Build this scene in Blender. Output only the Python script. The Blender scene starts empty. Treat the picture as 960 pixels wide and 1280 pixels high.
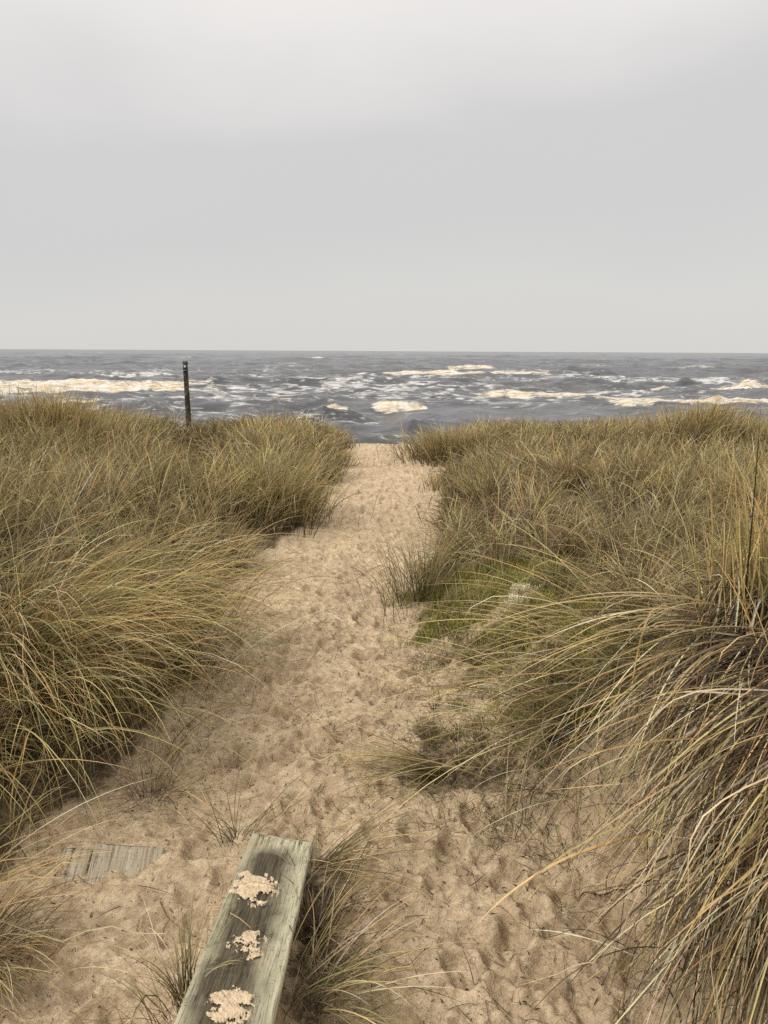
import bpy, bmesh, math
import numpy as np
from mathutils import Vector, Matrix

C = bpy.context.scene.collection
R = np.random.default_rng(7)
rad = math.radians

# ------------------------------------------------------------------ camera numbers
CAM_Z, PITCH, ROLL, F = 1.65, rad(11.85), rad(-0.30), 961.0
CP, SP = math.cos(PITCH), math.sin(PITCH)
def ray(px, py):
    """world direction (unit depth) through a point of the 960 x 1280 photograph"""
    a, b = (px - 480) / F, (py - 640) / F
    c, s = math.cos(ROLL), math.sin(ROLL)
    a, b = a * c - b * s, a * s + b * c
    return np.array([a, CP - b * SP, -SP - b * CP])
def on_plane(px, py, z=0.0):
    d = ray(px, py); t = (z - CAM_Z) / d[2]
    return np.array([0, 0, CAM_Z]) + d * t
def hit(px, py, tmax=40):
    d = ray(px, py); t = np.linspace(0.6, tmax, 6000)
    p = np.array([0, 0, CAM_Z])[None] + d[None] * t[:, None]
    below = p[:, 2] < hbase(p[:, 0], p[:, 1])
    return p[np.argmax(below)] if below.any() else p[-1]

# ------------------------------------------------------------------ noise
def _hash(ix, iy, seed):
    h = (ix.astype(np.int64) * 374761393 + iy.astype(np.int64) * 668265263 + seed * 1442695041) & 0xffffffff
    h = ((h ^ (h >> 13)) * 1274126177) & 0xffffffff
    h = ((h ^ (h >> 16)) * 2246822519) & 0xffffffff
    return ((h ^ (h >> 15)) & 0xffffff) / float(0xffffff)
def vnoise(x, y, seed=0):
    x = np.asarray(x, float); y = np.asarray(y, float)
    ix, iy = np.floor(x), np.floor(y); fx, fy = x - ix, y - iy
    fx = fx * fx * fx * (fx * (fx * 6 - 15) + 10); fy = fy * fy * fy * (fy * (fy * 6 - 15) + 10)
    a, b = _hash(ix, iy, seed), _hash(ix + 1, iy, seed)
    c, d = _hash(ix, iy + 1, seed), _hash(ix + 1, iy + 1, seed)
    return (a * (1 - fx) + b * fx) * (1 - fy) + (c * (1 - fx) + d * fx) * fy
def fbm(x, y, octv=4, seed=0, gain=0.5):
    r, a, t = 0, 1.0, 0
    for k in range(octv):
        r = r + a * vnoise(x * 2 ** k + 17.3 * k, y * 2 ** k - 9.1 * k, seed + k); t += a; a *= gain
    return r / t
def sstep(a, b, x):
    t = np.clip((np.asarray(x, float) - a) / (b - a), 0, 1); return t * t * (3 - 2 * t)

# ------------------------------------------------------------------ terrain shape
ED = [(545, 448, 535), (560, 440, 545), (600, 432, 540), (650, 408, 522), (700, 348, 512), (750, 305, 500), (800, 288, 503),
      (850, 262, 512), (900, 232, 535), (950, 205, 570), (1000, 180, 615), (1050, 75, 675), (1100, 45, 735), (1200, -10, 790), (1280, -20, 800)]
_e = []
for py, l, r in ED:
    a, b = on_plane(l, py), on_plane(r, py); _e.append((a[1], a[0], b[0]))
_e = np.array(sorted(_e))
def xl(y): return np.interp(y, _e[:, 0], _e[:, 1])
def xr(y): return np.interp(y, _e[:, 0], _e[:, 2])
HL_Y = [0, 1.5, 2.2, 3.0, 5.0, 8.0, 11.0, 13.0, 15]; HL = [.42, .42, .26, .36, .42, .40, .34, .22, .1]
HR_Y = [0, 1.4, 2.2, 2.8, 3.5, 5.0, 8.0, 11.0, 13.0, 15]; HR = [.82, .82, .78, .58, .40, .40, .34, .28, .18, .08]
WR = [.36, .36, .40, .62, .95, 1.2, 1.5, 1.6, 1.3, 1.3]
BO = None
def hbase(x, y):
    x = np.asarray(x, float); y = np.asarray(y, float)
    wob = (fbm(x * 1.7, y * 1.7, 3, 3) - .5) * .22
    dl = xl(y) - x + wob; dr = x - xr(y) + wob
    z = np.interp(y, HL_Y, HL) * sstep(0, 1, dl / 1.25) * (1 + .25 * (fbm(x * .7, y * .7, 2, 5) - .5))
    z = z + np.interp(y, HR_Y, HR) * sstep(-.05, 1, dr / np.interp(y, HR_Y, WR)) * (1 + .25 * (fbm(x * .7, y * .7, 2, 6) - .5))
    z = z + (fbm(x * 1.1, y * 1.1, 3, 11) - .5) * .12 + .02 * sstep(10, 13, y)
    # higher hummocks on the two ridges
    z = z + .36 * np.exp(-(np.maximum(0, np.abs(x + 5.0) - .9) / .75) ** 2 - ((y - 9.3) / 1.3) ** 2) + .16 * np.exp(-(((x - 4.4) / 1.1) ** 2 + ((y - 10.5) / 1.3) ** 2))
    z = z - .30 * np.exp(-(((x + .245 * y) / .62) ** 2 + ((y - 10.2) / 2.9) ** 4))
    # seaward face of the dune, then the beach running under the water
    z = z - 3.3 * sstep(13.6, 21, y) - np.clip(y - 20, 0, 60) * .075
    if BO is not None:                       # drifted sand carrying the plank
        o, u, v, w, n = BO
        a = (x - o[0]) * u[0] + (y - o[1]) * u[1]; b = (x - o[0]) * v[0] + (y - o[1]) * v[1]
        top = o[2] + (u[2] / math.hypot(u[0], u[1])) * a - .055
        m = sstep(-.02, .05, a) * (1 - sstep(w * .30, w * 1.15, np.abs(b)))
        z = np.where(m > 0, z * (1 - m) + np.maximum(top, z * .3) * m, z)
    return z

# ------------------------------------------------------------------ mesh and material helpers
def mesh_obj(name, verts, faces, mat, parent=None, smooth=True, col=None, attrs=None):
    """faces: (N,k) int array, all the same size"""
    me = bpy.data.meshes.new(name)
    verts = np.asarray(verts, np.float32); faces = np.asarray(faces, np.int32); k = faces.shape[1]
    me.vertices.add(len(verts)); me.vertices.foreach_set('co', verts.ravel())
    me.loops.add(faces.size); me.loops.foreach_set('vertex_index', faces.ravel())
    me.polygons.add(len(faces)); me.polygons.foreach_set('loop_start', np.arange(0, faces.size, k, dtype=np.int32))
    if smooth: me.polygons.foreach_set('use_smooth', np.ones(len(faces), bool))
    if col is not None:
        a = me.color_attributes.new('col', 'FLOAT_COLOR', 'POINT')
        c4 = np.ones((len(verts), 4), np.float32); c4[:, :3] = col; a.data.foreach_set('color', c4.ravel())
    for nm, val in (attrs or {}).items():
        a = me.attributes.new(nm, 'FLOAT', 'POINT'); a.data.foreach_set('value', np.asarray(val, np.float32).ravel())
    me.update(calc_edges=True); me.validate()
    me.materials.append(mat)
    o = bpy.data.objects.new(name, me); C.objects.link(o)
    if parent: o.parent = parent
    return o
def grid_faces(nr, nc):
    i = (np.arange(nr - 1)[:, None] * nc + np.arange(nc - 1)[None]).ravel()
    return np.stack([i, i + 1, i + nc + 1, i + nc], 1)
def tag(o, label=None, cat=None, group=None, kind=None):
    if label: o['label'] = label
    if cat: o['category'] = cat
    if group: o['group'] = group
    if kind: o['kind'] = kind
    return o
class NT:
    def __init__(s, name):
        s.m = bpy.data.materials.new(name); s.m.use_nodes = True; s.t = s.m.node_tree; s.t.nodes.clear()
    def n(s, typ, ins=None, **kw):
        nd = s.t.nodes.new(typ)
        for k, v in kw.items(): setattr(nd, k, v)
        for k, v in (ins or {}).items():
            if isinstance(v, bpy.types.NodeSocket): s.t.links.new(v, nd.inputs[k])
            else: nd.inputs[k].default_value = v
        return nd
    def attr(s, name, out='Fac'): return s.n('ShaderNodeAttribute', attribute_name=name).outputs[out]
    def math(s, op, a, b=0.0): return s.n('ShaderNodeMath', {0: a, 1: b}, operation=op).outputs[0]
    def noise(s, vec, scale, detail=4, rough=.5): return s.n('ShaderNodeTexNoise', {'Vector': vec, 'Scale': scale, 'Detail': detail, 'Roughness': rough}).outputs['Fac']
    def ramp(s, fac, stops):
        nd = s.n('ShaderNodeValToRGB', {'Fac': fac}); e = nd.color_ramp.elements
        while len(e) > 1: e.remove(e[-1])
        for i, (p, c) in enumerate(stops):
            el = e[0] if i == 0 else e.new(p)
            el.position = p; el.color = (*c, 1) if len(c) == 3 else c
        return nd.outputs['Color']
    def mix(s, f, a, b, typ='MIX'):
        nd = s.n('ShaderNodeMix', data_type='RGBA', blend_type=typ)
        for i, v in ((0, f), (6, a), (7, b)):
            if isinstance(v, bpy.types.NodeSocket): s.t.links.new(v, nd.inputs[i])
            else: nd.inputs[i].default_value = v if i == 0 or len(v) == 4 else (*v, 1)
        return nd.outputs[2]
    def out(s, sh): s.n('ShaderNodeOutputMaterial', {'Surface': sh}); return s.m
def obj_coord(t): return t.n('ShaderNodeTexCoord').outputs['Object']

# ------------------------------------------------------------------ materials
def mat_sand():
    t = NT('sand'); g = t.n('ShaderNodeNewGeometry').outputs['Position']
    veg, moss, damp = t.attr('veg'), t.attr('moss'), t.attr('damp')
    n1 = t.noise(g, 1.6, 5, .6); n2 = t.noise(g, 22, 6, .65); n3 = t.noise(g, 240, 3, .6); n4 = t.noise(g, 95, 4, .65)
    c = t.ramp(n1, [(.3, (.60, .465, .30)), (.7, (.69, .55, .37))])
    c = t.mix(t.ramp(n2, [(.36, (1, 1, 1)), (.60, (0, 0, 0))]), c, (.41, .305, .19))
    c = t.mix(t.ramp(n3, [(.30, (.8, .8, .8)), (.42, (0, 0, 0))]), c, (.17, .12, .075))
    c = t.mix(t.ramp(n3, [(.62, (0, 0, 0)), (.75, (.5, .5, .5))]), c, (.66, .53, .38))
    c = t.mix(t.ramp(n4, [(.32, (.75, .75, .75)), (.46, (0, 0, 0))]), c, (.27, .195, .115))
    c = t.mix(damp, c, (.205, .14, .085))
    ns = t.noise(g, 55, 5, .7)
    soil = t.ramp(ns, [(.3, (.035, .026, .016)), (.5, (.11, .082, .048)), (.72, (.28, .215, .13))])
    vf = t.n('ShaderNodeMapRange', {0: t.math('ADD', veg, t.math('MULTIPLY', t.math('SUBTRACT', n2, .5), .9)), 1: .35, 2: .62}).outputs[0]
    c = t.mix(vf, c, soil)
    mg = t.ramp(ns, [(.3, (.06, .055, .02)), (.5, (.17, .17, .045)), (.75, (.36, .36, .10))])
    mf = t.n('ShaderNodeMapRange', {0: t.math('ADD', moss, t.math('MULTIPLY', t.math('SUBTRACT', n2, .5), 2.2)), 1: .40, 2: .75}).outputs[0]
    c = t.mix(mf, c, mg)
    b1 = t.n('ShaderNodeBump', {'Strength': .8, 'Distance': .016, 'Height': t.noise(g, 75, 5, .7)})
    b2 = t.n('ShaderNodeBump', {'Strength': .5, 'Distance': .004, 'Height': n3, 'Normal': b1.outputs[0]})
    p = t.n('ShaderNodeBsdfPrincipled', {'Base Color': c, 'Roughness': .95, 'Specular IOR Level': .15, 'Normal': b2.outputs[0]})
    return t.out(p.outputs[0])
def mat_blade():
    t = NT('grass_blade'); c = t.attr('col', 'Color'); g = t.n('ShaderNodeNewGeometry').outputs['Position']
    c2 = t.mix(t.ramp(t.noise(g, 60, 2), [(.35, (0, 0, 0)), (.7, (.45, .45, .45))]), c, t.mix(.5, c, (.12, .085, .045)))
    p = t.n('ShaderNodeBsdfPrincipled', {'Base Color': c2, 'Roughness': .55, 'Specular IOR Level': .3})
    tr = t.n('ShaderNodeBsdfTranslucent', {'Color': c2})
    return t.out(t.n('ShaderNodeMixShader', {0: .18, 1: p.outputs[0], 2: tr.outputs[0]}).outputs[0])
def mat_sea():
    t = NT('sea_water'); g = t.n('ShaderNodeNewGeometry').outputs['Position']
    fo, cr = t.attr('foam'), t.attr('cream')
    mp = t.n('ShaderNodeMapping', {'Vector': g, 'Scale': (.22, 1.0, 1.0)}).outputs[0]
    n = t.noise(mp, 1.3, 4, .6); nb = t.noise(mp, 2.2, 3, .55)
    nf = t.noise(mp, 3.6, 4, .62)
    ff = t.n('ShaderNodeMapRange', {0: t.math('ADD', fo, t.math('ADD', t.math('MULTIPLY', t.math('SUBTRACT', n, .5), .9), t.math('MULTIPLY', t.math('SUBTRACT', nf, .5), 1.9))), 1: .34, 2: .80}).outputs[0]
    bp0 = t.n('ShaderNodeBump', {'Strength': .5, 'Distance': .7, 'Height': t.noise(mp, .5, 3, .5)})
    bp = t.n('ShaderNodeBump', {'Strength': .45, 'Distance': .22, 'Height': nb, 'Normal': bp0.outputs[0]})
    w = t.n('ShaderNodeBsdfPrincipled', {'Base Color': (.088, .090, .096, 1), 'Roughness': .2, 'IOR': 1.33, 'Normal': bp.outputs[0]})
    fc = t.mix(cr, t.ramp(nf, [(.3, (.30, .30, .30)), (.6, (.70, .685, .66))]), t.mix(t.ramp(nb, [(.44, (0, 0, 0)), (.58, (.9, .9, .9))]), t.ramp(nf, [(.32, (.27, .205, .13)), (.47, (.60, .485, .32)), (.64, (.76, .65, .47))]), (.78, .74, .66)))
    f = t.n('ShaderNodeBsdfPrincipled', {'Base Color': fc, 'Roughness': .9, 'Specular IOR Level': .1, 'Normal': t.n('ShaderNodeBump', {'Strength': .8, 'Distance': .5, 'Height': nf, 'Normal': bp.outputs[0]}).outputs[0]})
    sh = t.n('ShaderNodeMixShader', {0: ff, 1: w.outputs[0], 2: f.outputs[0]})
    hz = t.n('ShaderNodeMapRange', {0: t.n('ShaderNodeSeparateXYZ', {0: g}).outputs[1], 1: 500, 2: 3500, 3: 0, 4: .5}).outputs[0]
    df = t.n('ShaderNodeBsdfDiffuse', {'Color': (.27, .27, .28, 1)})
    sh = t.n('ShaderNodeMixShader', {0: hz, 1: sh.outputs[0], 2: df.outputs[0]})  # horizon haze painted in: far water blends to flat grey
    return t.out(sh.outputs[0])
def mat_wood(name, pale, mid, dark, stain_w=0.0):
    t = NT(name); o = obj_coord(t)
    mp = t.n('ShaderNodeMapping', {'Vector': o, 'Scale': (22, 1.3, 22)}).outputs[0]
    gr = t.noise(mp, 3.2, 6, .65); fine = t.noise(t.n('ShaderNodeMapping', {'Vector': o, 'Scale': (60, 2.2, 60)}).outputs[0], 5, 4, .6)
    bl = t.noise(t.n('ShaderNodeMapping', {'Vector': o, 'Scale': (1.0, .45, 1)}).outputs[0], 9, 5, .6)
    sp = t.noise(o, 130, 3, .6)
    c = t.ramp(gr, [(.3, mid), (.62, pale)])
    c = t.mix(t.ramp(fine, [(.33, (.75, .75, .75)), (.47, (0, 0, 0))]), c, dark)
    c = t.mix(t.ramp(bl, [(.48, (0, 0, 0)), (.66, (.55, .55, .55))]), c, (.34, .26, .16))
    if stain_w:
        s = t.n('ShaderNodeSeparateXYZ', {0: o})
        off = t.math('ADD', t.math('ABSOLUTE', t.math('ADD', s.outputs[0], .018)), t.math('MULTIPLY', t.math('SUBTRACT', bl, .5), .16))
        st = t.n('ShaderNodeMapRange', {0: off, 1: stain_w * 1.15, 2: stain_w * .45}).outputs[0]
        en = t.n('ShaderNodeMapRange', {0: t.math('ADD', s.outputs[1], t.math('MULTIPLY', bl, -.12)), 1: .0, 2: .08}).outputs[0]
        st = t.math('MULTIPLY', t.math('MULTIPLY', st, en), .97)
        c = t.mix(st, c, t.ramp(fine, [(.35, (.035, .029, .019)), (.65, (.12, .098, .062))]))
    c = t.mix(t.ramp(sp, [(.3, (.7, .7, .7)), (.40, (0, 0, 0))]), c, dark)
    b = t.n('ShaderNodeBump', {'Strength': .6, 'Distance': .004, 'Height': t.math('ADD', gr, fine)})
    p = t.n('ShaderNodeBsdfPrincipled', {'Base Color': c, 'Roughness': .85, 'Specular IOR Level': .2, 'Normal': b.outputs[0]})
    return t.out(p.outputs[0])
def mat_plain(name, col, rough=.7, var=.25):
    t = NT(name); o = obj_coord(t); n = t.noise(o, 40, 4, .6)
    lo = tuple(v * (1 - var) for v in col); hi = tuple(min(1, v * (1 + var)) for v in col)
    b = t.n('ShaderNodeBump', {'Strength': .3, 'Distance': .003, 'Height': n})
    p = t.n('ShaderNodeBsdfPrincipled', {'Base Color': t.ramp(n, [(.3, lo), (.7, hi)]), 'Roughness': rough, 'Normal': b.outputs[0]})
    return t.out(p.outputs[0])
M_SAND, M_BLADE, M_SEA = mat_sand(), mat_blade(), mat_sea()
M_PLANK = mat_wood('weathered_plank', (.52, .49, .34), (.36, .335, .22), (.06, .053, .036), .080)
M_STEP = mat_wood('grey_board', (.47, .41, .31), (.24, .20, .145), (.045, .037, .026))
M_POST = mat_wood('dark_post', (.062, .052, .04), (.035, .029, .023), (.012, .01, .009))
M_PILE = mat_plain('loose_sand', (.57, .445, .295), .95, .22)

# ------------------------------------------------------------------ the plank's frame (needed by the ground)
p_far = on_plane(353.5, 1046, .075); dep = (p_far[1] * CP - (p_far[2] - CAM_Z) * SP)
A_, B_ = [np.array([0, 0, CAM_Z]) + ray(px, py) * dep for px, py in ((315, 1040), (392, 1052))]
V_ = B_ - A_; PW = np.linalg.norm(V_); V_ /= PW
D_ = ray(463, 645); D_ = D_ - V_ * (D_ @ V_); D_ /= np.linalg.norm(D_)
U_ = -D_; N_ = np.cross(V_, D_); N_ *= np.sign(N_[2]); O_ = (A_ + B_) / 2; PL = 1.45
BO = (O_, U_ / math.hypot(U_[0], U_[1]), V_ / math.hypot(V_[0], V_[1]), PW, N_)
PLANK_M = Matrix([[V_[0], U_[0], N_[0], O_[0]], [V_[1], U_[1], N_[1], O_[1]], [V_[2], U_[2], N_[2], O_[2]], [0, 0, 0, 1]])
def plank_pt(px, py, dz=0):
    """local plank coordinates of a point of its upper face"""
    d = ray(px, py); c = np.array([0, 0, CAM_Z]); t = ((O_ - c) @ N_) / (d @ N_); p = c + d * t - O_
    return p @ V_, p @ U_

# ------------------------------------------------------------------ vegetation masks
MOSS = [(.62, 4.95, .50, .30, 1.0), (.95, 4.75, .45, .35, .95), (.35, 4.42, .16, .2, .9), (.78, 3.45, .25, .3, .8), (1.15, 4.0, .4, .4, .8), (1.5, 5.1, .6, .5, .8), (.45, 3.75, .10, .12, .55), (.36, 3.3, .08, .1, .5)]
MOSS = MOSS[:6] + [(*hit(a, b)[:2], rx, ry, am) for a, b, rx, ry, am in ((600, 745, .42, .34, 1.1), (680, 775, .40, .38, 1.05), (540, 792, .13, .18, 1.0), (590, 770, .3, .2, .95), (760, 800, .4, .4, .9), (575, 880, .05, .08, .7), (640, 715, .35, .3, .9), (715, 825, .22, .25, .8), (610, 800, .08, .06, .5))]
def moss_mask(x, y):
    m = 0
    for cx, cy, rx, ry, a in MOSS: m = np.maximum(m, a * np.exp(-((x - cx) / rx) ** 2 - ((y - cy) / ry) ** 2))
    return m
def veg_mask(x, y):
    wob = (fbm(x * 2.3, y * 2.3, 3, 21) - .5) * .5
    dl = xl(y) - x + wob * .45; dr = x - xr(y) + wob * .5
    l = sstep(.02, .30, dl) * sstep(1.9, 2.5, y + (-.85 - x) * 1.2)
    l = np.maximum(l, sstep(.0, .2, -1.12 - x) * sstep(.8, 1.1, y) * (y < 2.2))
    lo = np.interp(y, [1.5, 2.6, 3.2, 4.2, 4.7, 5.2, 14], [.02, .10, .45, .62, .45, .10, .0])
    r = sstep(lo, lo + .3, dr)
    return np.clip(np.maximum(l, r), 0, 1) * (1 - sstep(14.0, 15.5, y))

# ------------------------------------------------------------------ ground
def axis_y():
    y, o = 1.0, []
    while y < 16: o.append(y); y += min(.14, max(.0062, .85 * y * y / (CAM_Z * 768)))
    pre = np.concatenate([np.linspace(-30, -3, 12), np.linspace(-2.5, .96, 50)])
    return np.concatenate([pre, o, 16 + np.cumsum(np.geomspace(.15, 6, 50))])
def axis_x():
    p = list(np.arange(0, 1.45, .0085)); s = .0085
    while p[-1] < 300: s = min(s * 1.035 if p[-1] < 14 else s * 1.3, 60); p.append(p[-1] + s)
    p = np.array(p); return np.concatenate([-p[:0:-1], p])
gy, gx = axis_y(), axis_x()
X, Y = np.meshgrid(gx, gy)
Z = hbase(X, Y)
veg = veg_mask(X, Y); near = 1 - sstep(9, 16, Y)
pathm = sstep(-.25, .1, X - xl(Y)) * sstep(-.5, .1, xr(Y) - X)
damp = np.clip((fbm(X * 3, Y * 3, 4, 44) - .58) * 2.5, 0, .22)
Z += near * ((fbm(X * 4.5, Y * 4.5, 3, 31) - .5) * .032 + (fbm(X * 16, Y * 16, 3, 32, .6) - .5) * .028 + (fbm(X * 60, Y * 60, 2, 33) - .5) * .014)
rg = fbm(X * 9, Y * 9, 3, 36); Z -= near * .016 * sstep(.55, .70, rg)      # crumbly pits
def dent(cx, cy, a, rx, ry, depth):
    e = 2.6 * max(rx, ry)
    i0, i1 = np.searchsorted(gy, [cy - e, cy + e]); j0, j1 = np.searchsorted(gx, [cx - e, cx + e])
    if i1 <= i0 or j1 <= j0: return
    x, y = X[i0:i1, j0:j1] - cx, Y[i0:i1, j0:j1] - cy
    u, v = x * math.cos(a) + y * math.sin(a), -x * math.sin(a) + y * math.cos(a)
    r = np.sqrt((u / rx) ** 2 + (v / ry) ** 2) * (1 + .35 * (fbm(x * 14 + cx * 9, y * 14 + cy * 9, 2, 77) - .5))
    Z[i0:i1, j0:j1] += depth * (-np.exp(-(r / .80) ** 6) + .45 * np.exp(-((r - 1.22) / .28) ** 2))
    damp[i0:i1, j0:j1] = np.maximum(damp[i0:i1, j0:j1], .22 * np.exp(-(r / .8) ** 4))
for k in range(620):
    y = 1.5 + 12.5 * R.random() ** 1.25; w = xr(y) - xl(y)
    x = xl(y) + w * np.clip(.5 + .26 * R.standard_normal(), .0, 1.0)
    s = R.uniform(.7, 1.15)
    dent(x, y, R.normal(0, .45), .048 * s, .098 * s, R.uniform(.009, .026))
for k in range(900):
    y = 1.3 + 8 * R.random() ** 1.4; x = xl(y) + (xr(y) - xl(y)) * R.uniform(-.1, 1.25); s = R.uniform(.015, .045)
    dent(x, y, R.uniform(0, 3), s, s * R.uniform(.6, 1), R.uniform(.003, .008))
q = hit(665, 1218); dent(q[0], q[1], .3, .10, .06, .028); dent(q[0] + .04, q[1] - .02, .3, .04, .03, .02)
q = hit(500, 1120); dent(q[0], q[1], .2, .07, .05, .03)
q = hit(575, 1215); dent(q[0], q[1], .6, .05, .06, .03)
# sloping sand above the path on the right: small slumped ledges running down the slope
sl = np.exp(-((X - .62) / .45) ** 2 - ((Y - 3.75) / .55) ** 2)
Z += sl * (fbm(X * 9 + Y * 6, Y * 11 - X * 8, 4, 39) - .5) * .17
# beach and dune beyond stay smooth; the drift the two step boards are buried in
GZ = Z
mossa = moss_mask(X, Y)
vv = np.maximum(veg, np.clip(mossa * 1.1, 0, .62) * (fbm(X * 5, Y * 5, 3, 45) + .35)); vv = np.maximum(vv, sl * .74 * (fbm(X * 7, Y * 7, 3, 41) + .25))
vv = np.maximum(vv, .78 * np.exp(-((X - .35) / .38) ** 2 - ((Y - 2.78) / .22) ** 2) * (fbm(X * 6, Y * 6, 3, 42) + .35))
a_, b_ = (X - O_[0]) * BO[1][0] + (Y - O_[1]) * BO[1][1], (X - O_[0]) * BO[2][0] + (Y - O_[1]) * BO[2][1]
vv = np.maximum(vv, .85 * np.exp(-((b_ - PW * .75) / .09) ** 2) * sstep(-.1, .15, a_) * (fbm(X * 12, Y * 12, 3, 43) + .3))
sand = mesh_obj('sand', np.stack([X.ravel(), Y.ravel(), Z.ravel()], 1), grid_faces(len(gy), len(gx)), M_SAND,
                attrs={'veg': vv, 'moss': mossa, 'damp': damp})
tag(sand, kind='structure')
def ground(x, y):
    """height of the finished sand sheet (nearest vertex, good to a few mm)"""
    i = np.clip(np.searchsorted(gy, y), 0, len(gy) - 1); j = np.clip(np.searchsorted(gx, x), 0, len(gx) - 1)
    return GZ[i, j]

# ------------------------------------------------------------------ sea
SEA = -2.35; H = CAM_Z - SEA
def sea_at(px, py):
    d = ray(px, py); t = (SEA - CAM_Z) / d[2]; return d[0] * t, d[1] * t
pr = np.concatenate([np.linspace(768 * H / 24, 40, 420), np.linspace(39.8, 6, 260), np.linspace(5.9, .4, 50)])
d = 768 * H / pr; u = np.linspace(-1.3, 1.3, 1700)
SY, SU = np.meshgrid(d, u, indexing='ij'); SX = SY * SU
wx = SX + 5 * (fbm(SX / 22, SY / 14, 2, 51) - .5); wy = SY + 9 * (fbm(SX / 26, SY / 12, 3, 52) - .5)
SZ = np.zeros_like(SX); dd = d[:, None]; step = np.gradient(d)[:, None] * -1; step = np.abs(step)
for k in range(46):
    L = 2.2 * (34 / 2.2) ** R.random(); an = R.normal(0, .22) if L > 8 else R.normal(0, .42)
    ph = 2 * math.pi / L * (wy * math.cos(an) + wx * math.sin(an)) + R.uniform(0, 6.28)
    amp = .0092 * L ** .85 * R.uniform(.5, 1.3) * (1 + .5 * (L < 6)); fade = 1 - .9 * sstep(.35, 1.2, step / L)
    sh = 1 - np.abs(np.sin(ph / 2)) * 2
    SZ += amp * fade * (.55 * sh + .45 * np.cos(ph)) * (.4 + 1.2 * vnoise(SX / (L * 3.2) + k, SY / (L * 1.5), 60 + k))
for k, (lx, ly, am, d0, d1) in enumerate(((5.5, 1.9, .28, 0, 90), (11, 3.6, .46, 40, 220), (26, 8.5, .82, 120, 900), (70, 24, 1.1, 450, 4000))):
    rn = fbm(wx / lx + 31 * k, wy / ly, 3, 160 + k, .45); rd = (1 - np.abs(2 * rn - 1)) ** 5
    gate = sstep(.38, .62, vnoise(SX / (lx * 1.7) + 7 * k, SY / (ly * 2.2), 170 + k))
    SZ += am * rd * (.25 + .75 * gate) * sstep(d0 * .7, d0 * 1.3 + .1, SY) * (1 - sstep(d1 * .8, d1 * 1.3, SY))
crest = SZ.copy()
foam = np.zeros_like(SX); cream = np.zeros_like(SX)
# (photo x0, x1, y of the foot, wave height m, foam 0..1, thickness m)
BR = [(-120, 238, 482, 1.05, 1.0, 9), (-100, 110, 494, .8, 1.0, 4.5), (5, 135, 505, .75, 1.0, 3.5), (-300, -100, 497, 1, 1, 6),
      (398, 472, 478.5, 1.0, 1.0, 5), (450, 640, 470, .95, 1.0, 7), (560, 625, 462, 1.1, .75, 12), (620, 698, 469, .9, .8, 6),
      (322, 474, 513, 1.0, .22, 2.4), (402, 434, 509, .5, .9, 1.6), (461, 534, 508, .85, 1.0, 2.2), (340, 362, 506, .4, .7, 1.2),
      (680, 800, 467, .75, .0, 9), (715, 760, 459, .8, .7, 9), (850, 905, 461, 1.3, .55, 10), (800, 890, 483, .8, .0, 5), (680, 775, 483, .55, .0, 5),
      (490, 570, 481, .65, .0, 5), (230, 340, 481, .55, .0, 5), (120, 210, 461, .8, .0, 12), (385, 405, 448, 1.6, .8, 30),
      (575, 760, 498, .6, .85, 3), (700, 1250, 500, .8, .9, 4), (735, 1200, 489, .85, 1.0, 4), (560, 760, 503, .5, .55, 3), (860, 1300, 489, .8, .7, 6),
      (398, 436, 552, .38, 1.0, 1.3), (420, 500, 546, .35, .15, 1.2), (380, 450, 494, .5, .15, 2.2), (190, 260, 517, .55, .05, 1.8), (410, 480, 485, .6, .1, 3), (-700, -320, 480, 1.2, 1, 8), (1300, 1800, 486, 1.2, 1, 8)]
for i, (x0, x1, py, A, fm, th) in enumerate(BR):
    ax, ay = sea_at(x0, py); bx, by = sea_at(x1, py); sc = max(1.0, ay / 45)
    cx, hw = (ax + bx) / 2, abs(bx - ax) / 2
    yy = (ay + by) / 2 + 1.2 * sc * (fbm(SX / (5 * sc), SX * 0 + i, 3, 80 + i) - .5) * 2
    e = np.clip(1 - (np.abs(SX - cx) / hw / 1.12 * (1 + .35 * (vnoise(SX / (2.5 * sc), SX * 0 + i * 3, 90) - .5))) ** 2, 0, 1) ** .8
    t_ = SY - yy
    A2 = (.62 if fm > .4 else .95) * A * e * (.45 + .75 * vnoise(SX / (3.2 * sc), SX * 0 + i, 95) + .5 * (vnoise(SX / (.9 * sc), t_ / sc * .6, 96) - .3))
    t = SY - yy; lumps = fbm(SX / (.7 * sc ** .6), SY / (1.0 * sc ** .6), 3, 97 + i) - .5
    prof = np.where(t < th * .22, np.exp(-((t - th * .22) / (min(th, 6) * .13)) ** 2), np.exp(-((t - th * .22) / (th * .62)) ** 2))
    SZ += A2 * prof
    if fm > 0:
        f = sstep(.22, .62, e + .9 * (fbm(SX / (1.6 * sc), t / (.9 * sc), 3, 70 + i) - .5)) * (e > .02) * sstep(-.06 * th, .03 * th, t + lumps * th * .12) * (1 - sstep(.30 * th, 1.1 * th, t + lumps * th * .7))
        SZ += f * fm * A * .55 * lumps
        f = f * fm * (.62 + .9 * (lumps + .25)); foam = np.maximum(foam, np.clip(f * 1.25, 0, 1.15))
        cream = np.maximum(cream, np.clip(f * 1.5, 0, 1) * sstep(.35, .65, fm))
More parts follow.
